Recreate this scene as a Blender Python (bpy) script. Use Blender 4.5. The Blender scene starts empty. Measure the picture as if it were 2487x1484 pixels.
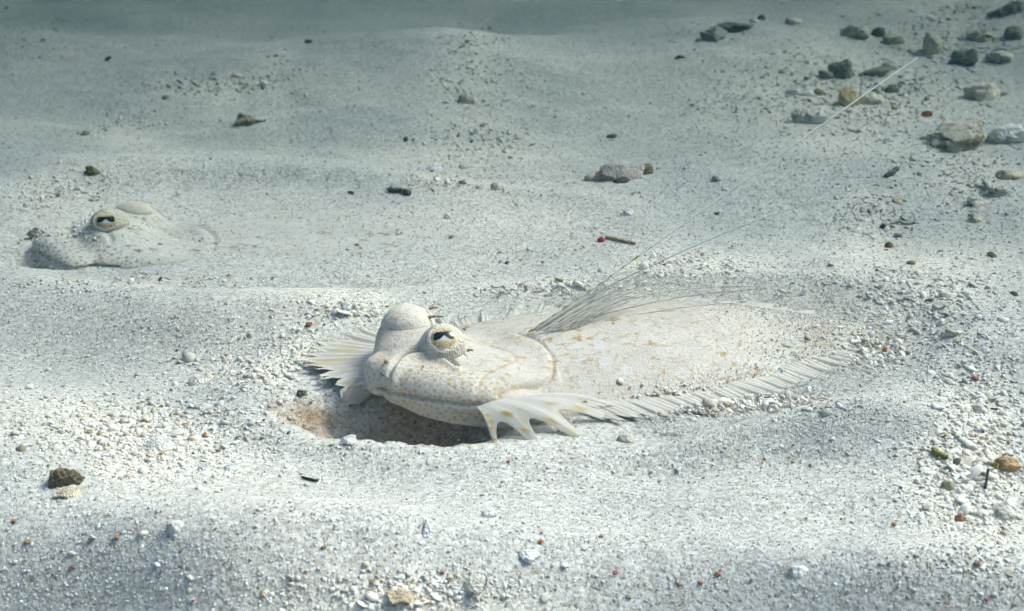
import bpy, bmesh, math, random
import numpy as np
from mathutils import Vector, Matrix, noise as mnoise

# ------------------------------------------------------------------ camera, sky, sun, exposure
scene = bpy.context.scene
col = scene.collection
PI = math.pi
CAM_H, PITCH, HFOV = 0.295, math.radians(24.0), math.radians(45.0)
cam_d = bpy.data.cameras.new("camera")
cam = bpy.data.objects.new("camera", cam_d); col.objects.link(cam)
cam.location = (0, 0, CAM_H); cam.rotation_euler = (PI/2-PITCH, 0, 0)
cam_d.sensor_width = 36; cam_d.angle = HFOV
cam_d.clip_start = 0.01; cam_d.clip_end = 200
cam_d.dof.use_dof = True; cam_d.dof.focus_distance = 0.64; cam_d.dof.aperture_fstop = 18
scene.camera = cam

SUN_AZ, SUN_EL = (0.90, 0.30), math.radians(50)          # horizontal direction towards the sun, elevation
_n = math.hypot(*SUN_AZ); SD = (SUN_AZ[0]/_n, SUN_AZ[1]/_n)
world = bpy.data.worlds.new("World"); scene.world = world; world.use_nodes = True
wn = world.node_tree; wn.nodes.clear()
sky = wn.nodes.new("ShaderNodeTexSky"); sky.sky_type = 'NISHITA'; sky.sun_disc = False; sky.dust_density = 4.0; sky.ozone_density = 0.3
sky.sun_elevation = SUN_EL; sky.sun_rotation = math.atan2(SD[0], SD[1])
bg = wn.nodes.new("ShaderNodeBackground"); bg.inputs[1].default_value = 0.15
wo = wn.nodes.new("ShaderNodeOutputWorld")
wn.links.new(sky.outputs[0], bg.inputs[0]); wn.links.new(bg.outputs[0], wo.inputs[0])
sun_d = bpy.data.lights.new("sun", 'SUN'); sun_d.energy = 2.9; sun_d.angle = math.radians(20)
sun_d.color = (1.0, 0.885, 0.81)
sun = bpy.data.objects.new("sun", sun_d); col.objects.link(sun)
sd3 = Vector((SD[0]*math.cos(SUN_EL), SD[1]*math.cos(SUN_EL), math.sin(SUN_EL)))
sun.rotation_euler = sd3.to_track_quat('Z', 'Y').to_euler(); sun.location = (1, 0, 3)
scene.view_settings.view_transform = 'Standard'; scene.view_settings.look = 'None'
scene.view_settings.gamma = 1; scene.view_settings.exposure = 2.44
scene.cycles.volume_bounces = 1
scene.cycles.max_bounces = 8

# water: one closed box of even volume
HAZE_DENS, HAZE_COL, HAZE_ABS = 1.42, (0.0008, 0.0095, 0.0114), (0.0, 0.010, 0.010)

# ------------------------------------------------------------------ helpers
rng = np.random.default_rng(7)
TH = math.tan(HFOV/2); W0, H0 = 2487.0, 1484.0
cP, sP = math.cos(PITCH), math.sin(PITCH)
def ray(u, v):
    dx = (np.asarray(u, float)-W0/2)/(W0/2)*TH; dy = (H0/2-np.asarray(v, float))/(W0/2)*TH
    return dx, cP+dy*sP, -sP+dy*cP
def P(u, v, z=0.0):                                       # where the sight line through a spot of the photo meets height z
    x, y, zz = ray(u, v); t = (z-CAM_H)/zz
    return np.array([x*t, y*t, z+0*t])
def Pt(u, v, t):
    x, y, z = ray(u, v); return np.array([x*t, y*t, CAM_H+z*t])
PX = TH/(W0/2)                                            # metres per photo pixel at depth 1

def hash2(ix, iy, seed=0):
    h = (ix.astype(np.int64)*374761393 + iy.astype(np.int64)*668265263 + seed*1442695041) & 0xffffffff
    h = ((h ^ (h >> 13))*1274126177) & 0xffffffff
    return ((h ^ (h >> 16)) & 0xffffff)/float(0xffffff)
def vnoise(x, y, seed=0):                                 # value noise, -1..1
    ix = np.floor(x); iy = np.floor(y); fx = x-ix; fy = y-iy
    fx = fx*fx*fx*(fx*(fx*6-15)+10); fy = fy*fy*fy*(fy*(fy*6-15)+10)
    a = hash2(ix, iy, seed); b = hash2(ix+1, iy, seed); c = hash2(ix, iy+1, seed); d = hash2(ix+1, iy+1, seed)
    return ((a*(1-fx)+b*fx)*(1-fy)+(c*(1-fx)+d*fx)*fy)*2-1
def fbm(x, y, n=4, seed=0):
    s = 0; a = 1.0
    for k in range(n):
        s = s+a*vnoise(x*2**k+17.3*k, y*2**k-9.1*k, seed+k); a *= 0.5
    return s
def sstep(e0, e1, x):
    t = np.clip((x-e0)/(e1-e0), 0, 1); return t*t*(3-2*t)

def link(name, me, parent=None, mat=None):
    o = bpy.data.objects.new(name, me); col.objects.link(o)
    if mat: me.materials.append(mat)
    if parent: o.parent = parent
    return o
def mesh_np(name, v, f, colors=None, smooth=True):
    me = bpy.data.meshes.new(name)
    v = np.asarray(v, np.float32); f = np.asarray(f, np.int32)
    k = f.shape[1]
    me.vertices.add(len(v)); me.vertices.foreach_set("co", v.ravel())
    me.loops.add(f.size); me.loops.foreach_set("vertex_index", f.ravel())
    me.polygons.add(len(f)); me.polygons.foreach_set("loop_start", np.arange(0, f.size, k, dtype=np.int32))
    me.update(calc_edges=True)
    me.polygons.foreach_set("use_smooth", np.full(len(f), smooth))
    if colors is not None:
        a = me.color_attributes.new("pattern", 'FLOAT_COLOR', 'POINT')
        c4 = np.ones((len(v), 4), np.float32); c4[:, :3] = colors[:, :3]
        if colors.shape[1] == 4: c4[:, 3] = colors[:, 3]
        a.data.foreach_set("color", c4.ravel())
    me.validate(); return me
def grid_faces(nu, nv, closed_u=False):
    i, j = np.meshgrid(np.arange(nu if closed_u else nu-1), np.arange(nv-1), indexing='ij')
    i2 = (i+1) % nu
    return np.stack([i*nv+j, i2*nv+j, i2*nv+j+1, i*nv+j+1], -1).reshape(-1, 4)
def tag(o, label=None, cat=None, group=None, kind=None):
    for k, val in (("label", label), ("category", cat), ("group", group), ("kind", kind)):
        if val: o[k] = val
    return o

# ------------------------------------------------------------------ materials
def new_mat(name):
    m = bpy.data.materials.new(name); m.use_nodes = True
    nt = m.node_tree; b = nt.nodes["Principled BSDF"]
    return m, nt, b
def node(nt, t, **kw):
    n = nt.nodes.new(t)
    for k, v in kw.items(): setattr(n, k, v)
    return n
def ramp(nt, stops):
    r = node(nt, "ShaderNodeValToRGB"); e = r.color_ramp.elements
    e[0].position, e[0].color = stops[0][0], (*stops[0][1], 1)
    e[1].position, e[1].color = stops[-1][0], (*stops[-1][1], 1)
    for p, c in stops[1:-1]:
        x = e.new(p); x.color = (*c, 1)
    return r

def mat_sand():
    m, nt, b = new_mat("sand")
    tc = node(nt, "ShaderNodeTexCoord")
    v1 = node(nt, "ShaderNodeTexVoronoi"); v1.inputs["Scale"].default_value = 720
    v2 = node(nt, "ShaderNodeTexVoronoi"); v2.inputs["Scale"].default_value = 340
    n1 = node(nt, "ShaderNodeTexNoise"); n1.inputs["Scale"].default_value = 9; n1.inputs["Detail"].default_value = 5
    for n in (v1, v2, n1): nt.links.new(tc.outputs["Object"], n.inputs["Vector"])
    sep = node(nt, "ShaderNodeSeparateColor"); nt.links.new(v1.outputs["Color"], sep.inputs[0])
    r1 = ramp(nt, [(0.0, (.22, .19, .16)), (0.02, (.44, .40, .35)), (0.22, (.54, .52, .49)), (0.6, (.63, .62, .60)), (1.0, (.80, .79, .77))])
    nt.links.new(sep.outputs[0], r1.inputs[0])
    at = node(nt, "ShaderNodeAttribute", attribute_name="pattern")
    mx = node(nt, "ShaderNodeMix", data_type='RGBA', blend_type='MULTIPLY'); mx.inputs[0].default_value = 1
    nt.links.new(r1.outputs[0], mx.inputs[6]); nt.links.new(at.outputs[0], mx.inputs[7])
    nt.links.new(mx.outputs[2], b.inputs["Base Color"])
    b.inputs["Roughness"].default_value = 0.85; b.inputs["Specular IOR Level"].default_value = 0.25
    ad = node(nt, "ShaderNodeMath", operation='MULTIPLY_ADD'); ad.inputs[1].default_value = 0.6
    nt.links.new(v1.outputs["Distance"], ad.inputs[0]); nt.links.new(v2.outputs["Distance"], ad.inputs[2])
    bp = node(nt, "ShaderNodeBump", invert=True); bp.inputs["Strength"].default_value = 0.38; bp.inputs["Distance"].default_value = 0.0010
    nt.links.new(ad.outputs[0], bp.inputs["Height"]); nt.links.new(bp.outputs[0], b.inputs["Normal"])
    return m
def mat_attr(name, rough=.7, bump_scale=None, bump=.5, dist=.0006, spec=.3, alpha=None, translucent=0.0, noise_bump=None):
    m, nt, b = new_mat(name)
    at = node(nt, "ShaderNodeAttribute", attribute_name="pattern")
    nt.links.new(at.outputs["Color"], b.inputs["Base Color"])
    b.inputs["Roughness"].default_value = rough; b.inputs["Specular IOR Level"].default_value = spec
    tc = node(nt, "ShaderNodeTexCoord")
    if bump_scale:
        v = node(nt, "ShaderNodeTexVoronoi"); v.inputs["Scale"].default_value = bump_scale
        nt.links.new(tc.outputs["Object"], v.inputs["Vector"])
        bp = node(nt, "ShaderNodeBump", invert=True); bp.inputs["Strength"].default_value = bump; bp.inputs["Distance"].default_value = dist
        nt.links.new(v.outputs["Distance"], bp.inputs["Height"]); nt.links.new(bp.outputs[0], b.inputs["Normal"])
    out = nt.nodes["Material Output"]; sh = b.outputs[0]
    if translucent:
        t = node(nt, "ShaderNodeBsdfTranslucent"); nt.links.new(at.outputs["Color"], t.inputs[0])
        x = node(nt, "ShaderNodeMixShader"); x.inputs[0].default_value = translucent
        nt.links.new(sh, x.inputs[1]); nt.links.new(t.outputs[0], x.inputs[2]); sh = x.outputs[0]
    if alpha:
        t = node(nt, "ShaderNodeBsdfTransparent")
        x = node(nt, "ShaderNodeMixShader"); nt.links.new(at.outputs["Alpha"], x.inputs[0])
        nt.links.new(t.outputs[0], x.inputs[1]); nt.links.new(sh, x.inputs[2]); sh = x.outputs[0]
    nt.links.new(sh, out.inputs[0])
    return m
def mat_rock(name="rock", rough=.85, scale=90):
    m, nt, b = new_mat(name)
    oi = node(nt, "ShaderNodeObjectInfo"); tc = node(nt, "ShaderNodeTexCoord")
    n1 = node(nt, "ShaderNodeTexNoise"); n1.inputs["Scale"].default_value = scale; n1.inputs["Detail"].default_value = 6; n1.inputs["Roughness"].default_value = .7
    n2 = node(nt, "ShaderNodeTexVoronoi"); n2.inputs["Scale"].default_value = scale*5
    for n in (n1, n2): nt.links.new(tc.outputs["Object"], n.inputs["Vector"])
    r = ramp(nt, [(.30, (.45, .45, .40)), (.5, (.95, .95, .95)), (.72, (1.3, 1.27, 1.2))]); nt.links.new(n1.outputs[0], r.inputs[0])
    mx = node(nt, "ShaderNodeMix", data_type='RGBA', blend_type='MULTIPLY'); mx.inputs[0].default_value = 1
    nt.links.new(oi.outputs["Color"], mx.inputs[6]); nt.links.new(r.outputs[0], mx.inputs[7])
    nt.links.new(mx.outputs[2], b.inputs["Base Color"]); b.inputs["Roughness"].default_value = rough
    b.inputs["Specular IOR Level"].default_value = .25
    ad = node(nt, "ShaderNodeMath", operation='MULTIPLY_ADD'); ad.inputs[1].default_value = -0.35
    nt.links.new(n2.outputs["Distance"], ad.inputs[0]); nt.links.new(n1.outputs[0], ad.inputs[2])
    bp = node(nt, "ShaderNodeBump"); bp.inputs["Strength"].default_value = .9; bp.inputs["Distance"].default_value = .003
    nt.links.new(ad.outputs[0], bp.inputs["Height"]); nt.links.new(bp.outputs[0], b.inputs["Normal"])
    return m
M_SAND = mat_sand()
M_GRAIN = mat_attr("shell_grain", rough=.75, spec=.35)
M_SKIN = mat_attr("flounder_skin", rough=.55, bump_scale=760, bump=.42, dist=.0005)
M_EYESKIN = mat_attr("eyelid_skin", rough=.55, bump_scale=760, bump=.7, dist=.0008)
M_FIN = mat_attr("fin_membrane", rough=.6, spec=.15, translucent=.35, alpha=True)
M_FRINGE = mat_attr("fin_fringe", rough=.6, translucent=.06, alpha=True)
M_WEB = mat_attr("ray_web", rough=.6, spec=.1, translucent=.72, alpha=True)
M_RAY = mat_attr("fin_ray", rough=.5)
M_IRIS = mat_attr("iris", rough=.25, spec=.5)
M_ROCK = mat_rock("coral_stone")
M_CHIP = mat_rock("shell_chip", .7, 160)
m, nt, b = new_mat("pupil"); b.inputs["Base Color"].default_value = (.006, .006, .009, 1); b.inputs["Roughness"].default_value = .18; M_PUPIL = m

# ------------------------------------------------------------------ the sea floor
NEAR = dict(s=(-.075, .553), yaw=math.radians(13.6), z0=0.0, k=1.0)
FAR = dict(s=(-.312, .778), yaw=math.radians(0), z0=-0.0135, k=1.22)
def to_local(F, x, y):
    c, s = math.cos(F['yaw']), math.sin(F['yaw']); X = x-F['s'][0]; Y = y-F['s'][1]
    return (X*c+Y*s)/F['k'], (-X*s+Y*c)/F['k']
# soft slopes: (u, v, half width, half height, slope) in photo pixels; slope > 0 leans away from the sun
SLOPES = [(300, 1400, 420, 80, .58), (760, 1330, 260, 45, .16), (2050, 1440, 420, 85, .58), (1500, 1470, 300, 50, .14), (1800, 1225, 330, 60, .12), (1900, 1070, 420, 60, .32), (2380, 930, 200, 80, .22),
          (430, 790, 420, 60, .22), (1150, 530, 260, 35, .12), (500, 190, 420, 60, .08), (1950, 470, 300, 60, .10),
          (2000, 1240, 350, 60, .04), (330, 1060, 380, 110, -.12), (420, 370, 260, 70, -.09), (900, 400, 330, 60, -.10),
          (700, 640, 400, 40, -.10), (1100, 460, 160, 40, -.10), (2300, 620, 200, 120, -.08), (1800, 180, 250, 60, .12),
          (1150, 110, 160, 50, -.15), (2350, 120, 300, 60, .10), (1500, 250, 300, 60, .10), (1130, 1150, 420, 50, .08), (1200, 1350, 300, 60, .06)]
_SL = []
for u, v, su, sv, a in SLOPES:
    x, y, _ = P(u, v); t = y/(ray(u, v)[1]); dep = -ray(u, v)[2]
    _SL.append((x, y, su*PX*t, sv*PX*t/dep, a))
def ground(x, y):
    x = np.asarray(x, float); y = np.asarray(y, float)
    h = np.zeros(np.broadcast(x, y).shape)
    for cx, cy, sx, sy, a in _SL:
        ex = (x-cx)/sx; ey = (y-cy)/sy
        h = h+a*1.25*(0.6*(x-cx)+1.5*(y-cy))*np.exp(-(ex*ex+ey*ey)/2)
    h = h+.010*fbm(x*3.1+4, y*4.3, 3, 5)*sstep(.9, 1.5, y)+.0030*fbm(x*9+2, y*13, 3, 11)
    h = h+.0006*fbm(x*42, y*55, 3, 21)
    wx = x+.03*vnoise(x*6, y*6, 3)                             # small slumped scarps
    h = h+.0012*np.abs(fbm(wx*14, y*20, 2, 31))
    yb = .455+.035*vnoise(x*4.5+3, x*0, 8)-.02*np.abs(x); h = h-.20*(yb-y)*sstep(.05, -.06, y-yb)*sstep(-.3, .2, y)
    # rubble rise at the back right
    h = h+.035*np.exp(-((x-.62)/.30)**2-((y-1.45)/.35)**2)
    h = h+.05*sstep(1.6, 4.5, y)
    # level bed under both fish
    for F, lift in ((NEAR, 0.0), (FAR, -0.003)):
        a, c = to_local(F, x, y)
        q = np.sqrt(((a-.137)/.190)**2+((c-.012)/.098)**2)
        m = 1-sstep(.80, 1.25, q)
        h = h*(1-m)+(lift+.0006*fbm(x*60, y*70, 2, 41))*m
        h = h+.0035*np.exp(-((q-1.02)/.10)**2)*(1 if F is NEAR else .6)
    # hollow fanned out under the raised head of the near fish
    a, c = to_local(NEAR, x, y)
    ca, sa = math.cos(-.38), math.sin(-.38)
    p = (a-.010)*ca+(c+.027)*sa; r = -(a-.010)*sa+(c+.027)*ca
    d = np.sqrt((p/.056)**2+(r/np.where(r < 0, .0215, .020))**2)+.13*vnoise(x*75, y*90, 9)+.09*vnoise(x*210, y*240, 10)
    h = h-.0160*(1-sstep(.35, 1.35, d))+.0010*np.exp(-((d-1.4)/.25)**2)*(r < 0)
    a, c = to_local(FAR, x, y)
    d = np.sqrt(((a-.012)/.035)**2+((c+.030)/.012)**2)
    h = h-.010*(1-sstep(.5, 1.2, d))
    return h
def hit(u, v):                                            # sight line meets the sea floor
    x, y, z = ray(u, v); t = -CAM_H/z
    for _ in range(14):
        g = ground(x*t, y*t); t = t+0.75*((g-CAM_H)/z-t)
    return np.array([x*t, y*t, CAM_H+z*t]), t
def axis(parts):
    return np.unique(np.concatenate([np.arange(a, b, s) for a, b, s in parts]))
xs = axis([(-6.5, -2, .2), (-2, -1, .03), (-1, -.55, .006), (-.55, .6, .0026), (.6, 1.05, .006), (1.05, 2, .03), (2, 6.6, .2)])
ys = axis([(-1.5, .1, .05), (.1, .32, .006), (.32, .95, .0026), (.95, 1.4, .005), (1.4, 2.4, .012), (2.4, 4, .05), (4, 7, .2)])
COARSE = [(350, 1050, 330, 110, 1.0), (640, 900, 170, 60, .9), (2370, 1120, 130, 230, 1.1), (2260, 740, 190, 110, .8), (2120, 560, 110, 110, .5),
          (1680, 650, 160, 26, 1.0), (2080, 230, 300, 110, .95), (2330, 100, 190, 90, .9), (2330, 420, 160, 70, .6), (300, 300, 90, 30, .9), (510, 205, 180, 26, 1.1), (660, 195, 60, 60, .8), (1160, 90, 80, 50, .9), (1150, 340, 180, 35, .8), (1080, 430, 130, 40, .5),
          (150, 480, 180, 50, .5), (1140, 170, 90, 110, .6), (1000, 1440, 280, 50, .8), (1750, 985, 380, 24, 1.1), (830, 755, 110, 26, .9), (120, 610, 120, 50, .4),
          (60, 90, 110, 60, .6), (1300, 700, 220, 22, .7), (2120, 850, 130, 60, .9), (720, 860, 60, 70, .8), (1700, 80, 120, 40, .4), (930, 1030, 150, 20, .3), (300, 690, 300, 20, .6), (2350, 70, 150, 60, .5)]
def coarse(u, v):
    w = np.zeros(np.shape(u))
    for a, b_, su, sv, k in COARSE: w = np.maximum(w, k*np.exp(-((u-a)/su)**2-((v-b_)/sv)**2))
    return w
def spot_of(x, y):                                        # map position of a place on the floor, in the photo's plan
    z = -CAM_H; yy = np.maximum(y, .05); dep = yy*cP-z*sP; up = yy*sP+z*cP
    return W0/2+x/dep/TH*W0/2, H0/2-up/dep/TH*W0/2
def sand_tone(x, y):                                      # 0 fine grey sand, 1 pale shell gravel, plus a painted pool of flash light
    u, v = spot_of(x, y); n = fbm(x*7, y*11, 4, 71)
    flash_glow = np.exp(-((u-1250)/950)**2-((v-690)/430)**2)  # flash brightness over the middle, painted into the sand colour
    return np.clip(.95*np.clip(coarse(u, v), 0, 1)+.30*n+.45*flash_glow+.05, 0, 1)
def hollow(x, y):  # mask for the shade under the head, painted on the sand
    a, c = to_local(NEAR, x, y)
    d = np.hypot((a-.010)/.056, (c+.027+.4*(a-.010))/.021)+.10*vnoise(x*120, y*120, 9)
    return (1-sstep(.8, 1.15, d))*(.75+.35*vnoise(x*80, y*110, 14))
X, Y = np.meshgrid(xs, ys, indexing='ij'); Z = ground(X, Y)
tone = sand_tone(X, Y).ravel()[:, None]; hollow_shade = np.clip(hollow(X, Y), 0, 1).ravel()[:, None]  # brown shade of the hollow goes into the seabed colour
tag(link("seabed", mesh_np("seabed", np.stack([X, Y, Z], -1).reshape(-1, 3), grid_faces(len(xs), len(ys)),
         (np.array((.72, .745, .755))*(1-tone)+np.array((1.08, 1.045, .99))*tone)*(1-hollow_shade*np.array((.24, .44, .60)))), None, M_SAND),
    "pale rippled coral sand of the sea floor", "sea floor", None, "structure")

# ------------------------------------------------------------------ signed distance tools for the fish
def surface_nets(F, org, h):
    ins = F < 0
    c = np.zeros(tuple(n-1 for n in F.shape), np.int8)
    corners = [(i, j, k) for i in (0, 1) for j in (0, 1) for k in (0, 1)]
    def sl(i, j, k): return (slice(i, F.shape[0]-1+i), slice(j, F.shape[1]-1+j), slice(k, F.shape[2]-1+k))
    for cr in corners: c += ins[sl(*cr)]
    act = np.argwhere((c > 0) & (c < 8))
    idx = -np.ones(c.shape, np.int32); idx[tuple(act.T)] = np.arange(len(act))
    vals = {cr: F[act[:, 0]+cr[0], act[:, 1]+cr[1], act[:, 2]+cr[2]] for cr in corners}
    pos = np.zeros((len(act), 3)); cnt = np.zeros(len(act))
    for a in corners:
        for ax in range(3):
            if a[ax] == 0:
                b_ = list(a); b_[ax] = 1; b_ = tuple(b_)
                fa, fb = vals[a], vals[b_]; cr = (fa < 0) != (fb < 0)
                t = np.where(cr, fa/np.where(fa-fb == 0, 1, fa-fb), 0)
                p = np.tile(np.array(a, float), (len(act), 1)); p[:, ax] += t
                pos += p*cr[:, None]; cnt += cr
    V = (act+pos/cnt[:, None])*h+np.array(org)
    Q = []
    for ax in range(3):
        o1, o2 = [(1, 2), (2, 0), (0, 1)][ax]
        A = np.moveaxis(ins, ax, 0); ch = np.moveaxis(np.zeros(1), 0, 0)
        s0 = [slice(None)]*3; s1 = [slice(None)]*3; s0[ax] = slice(0, -1); s1[ax] = slice(1, None)
        e = np.argwhere(ins[tuple(s0)] != ins[tuple(s1)])
        ok = (e[:, o1] > 0) & (e[:, o2] > 0) & (e[:, o1] < ins.shape[o1]-1) & (e[:, o2] < ins.shape[o2]-1)
        e = e[ok]; first = ins[tuple(e.T)]
        def cell(d1, d2):
            q = e.copy(); q[:, o1] -= d1; q[:, o2] -= d2; return idx[tuple(q.T)]
        f = np.stack([cell(1, 1), cell(0, 1), cell(0, 0), cell(1, 0)], -1)
        f[~first] = f[~first][:, ::-1]; Q.append(f)
    return V, np.concatenate(Q)
def smin(a, b, k):
    h = np.clip(.5+.5*(b-a)/k, 0, 1); return b*(1-h)+a*h-k*h*(1-h)
def smax(a, b, k): return -smin(-a, -b, k)
def capsule(X, Y, Z, a, b, ra, rb):
    a = np.array(a); b = np.array(b); d = b-a
    t = np.clip(((X-a[0])*d[0]+(Y-a[1])*d[1]+(Z-a[2])*d[2])/d.dot(d), 0, 1)
    return np.sqrt((X-a[0]-t*d[0])**2+(Y-a[1]-t*d[1])**2+(Z-a[2]-t*d[2])**2)-(ra+(rb-ra)*t)
def ellipsoid(X, Y, Z, c, r):
    k = np.sqrt(((X-c[0])/r[0])**2+((Y-c[1])/r[1])**2+((Z-c[2])/r[2])**2)
    return (k-1)*min(r)
def poly_dist(x, y, pts):
    d = np.full(x.shape, 9.0)
    for (ax, ay), (bx, by) in zip(pts[:-1], pts[1:]):
        dx, dy = bx-ax, by-ay
        t = np.clip(((x-ax)*dx+(y-ay)*dy)/(dx*dx+dy*dy), 0, 1)
        d = np.minimum(d, np.hypot(x-ax-t*dx, y-ay-t*dy))
    return d
def spline(pts, n=40):
    pts = np.asarray(pts, float); p = np.vstack([2*pts[0]-pts[1], pts, 2*pts[-1]-pts[-2]]); out = []
    m = len(pts)-1
    for i in range(m):
        a, b, c, d = p[i:i+4]
        for t in np.linspace(0, 1, max(2, n//m), endpoint=(i == m-1)):
            out.append(.5*((2*b)+(-a+c)*t+(2*a-5*b+4*c-d)*t*t+(-a+3*b-3*c+d)*t**3))
    return np.array(out)

OPERC = spline([(.083, .010), (.092, -.002), (.0945, -.016), (.089, -.030), (.074, -.037), (.060, -.043)], 30)   # gill cover edge
PREOP = spline([(.066, .002), (.074, -.006), (.0745, -.018), (.066, -.026), (.056, -.033), (.050, -.041)], 30)
MAXILLA = spline([(.0115, -.0215), (.0165, -.0145), (.0232, -.0108), (.0313, -.0120), (.0385, -.0175), (.0430, -.0240)], 24)
EYE_LOW, EYE_UP = (.0395, -.0095), (.0255, .0180)
def body_sdf(X, Y, Z, low):
    q = np.sqrt(((X-.135)/.129)**2+((Y-.012)/.061)**2)
    taper = sstep(.17, .235, X)
    head = np.exp(-((X+.005)/.052)**2)
    zm = .0005+.0095*head*(1-.5*low)
    zt = zm+(.0205-.005*low)*(1-q**2.2)+.0012*np.exp(-((Y-.010)/.010)**2)*sstep(.02, .09, X)*(q < 1)
    zb = -.006+.0165*np.exp(-((X+.012)/.050)**2)*(1-.5*low)
    f = np.maximum((Z-zt)*.9, zb-Z)
    f = smax((Z-zt)*.9, zb-Z, .003)
    # caudal peduncle
    f = smin(f, ellipsoid(X, Y, Z, (.255, .008, .000), (.030, .022, .006)), .006)
    # brow between and under the eyes
    f = smin(f, ellipsoid(X, Y, Z, (.031, .003, .0175-.0045*low), (.025, .023, .012-.003*low)), .009)
    f = smin(f, ellipsoid(X, Y, Z, (*EYE_LOW, .019+.001*low), (.0105+.004*low, .0100+.004*low, .009)), .005+.005*low)
    f = smin(f, ellipsoid(X, Y, Z, (EYE_UP[0]+.016*low, EYE_UP[1], .023-.006*low), (.0140, .0130, .010)), .006+.004*low)
    f = smin(f, ellipsoid(X, Y, Z, (.052, -.022, .0095-.003*low), (.034, .021, .0125)), .008)
    # jaws: blunt snout knob, upper jaw, lower jaw
    f = smin(f, capsule(X, Y, Z, (.0062, -.0060, .0165), (.0048, -.0125, .0120), .0062, .0048), .004)
    if low:
        f = smin(f, capsule(X, Y, Z, (.006, -.014, .0140), (.028, -.038, .0095), .0085, .0065), .007)
        f = smin(f, capsule(X, Y, Z, (.008, -.020, .0085), (.028, -.041, .0055), .0060, .0050), .0025)
    else:
        f = smin(f, capsule(X, Y, Z, (.0135, -.0160, .0155), (.048, -.0350, .0122), .0080, .0054), .008)
        f = smin(f, capsule(X, Y, Z, (.0135, -.0205, .0112), (.050, -.0368, .0098), .0058, .0048), .0022)
    if not low: f = smin(f, capsule(X, Y, Z, (.049, -.0355, .0092), (.080, -.046, .0042), .0062, .0060), .006)
    # creases
    top = sstep(.004, .012, Z)
    f = f+.0006*np.exp(-(poly_dist(X, Y, OPERC)/.0010)**2)*top+.0004*np.exp(-(poly_dist(X, Y, PREOP)/.0012)**2)*top
    f = f-.0004*np.exp(-((poly_dist(X, Y, OPERC)-.004)/.003)**2)*top*(X < .095)
    f = f+.0022*np.exp(-(poly_dist(X, Y, MAXILLA)/.0014)**2)*sstep(.010, .015, Z)*(1-.6*low)
    f = f-.0012*np.exp(-((poly_dist(X, Y+.0042, MAXILLA))/.0022)**2)*sstep(.010, .015, Z)*(1-low)
    gap = poly_dist(X, Z, [(.004, .0130), (.050, .0108)])            # slit between the lips
    f = f+.0016*np.exp(-(gap/.0011)**2)*sstep(-.010, -.022, Y)
    f = f+.0022*np.exp(-(((X-.0095)**2+(Y+.0185)**2)/.0022**2))*(Z < .02)
    return f
def body_mesh(low):
    h = .00062 if not low else .0008
    org = (-.022, -.072, -.012)
    gx = np.arange(org[0], .292, h); gy = np.arange(org[1], .080, h); gz = np.arange(org[2], .042, h)
    X, Y, Z = np.meshgrid(gx.astype(np.float32), gy.astype(np.float32), gz.astype(np.float32), indexing='ij', sparse=True)
    F = np.empty((len(gx), len(gy), len(gz)), np.float32)
    for i in range(0, len(gx), 24):
        F[i:i+24] = body_sdf(X[i:i+24], Y, Z, low)
    return surface_nets(F, org, h)

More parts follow.
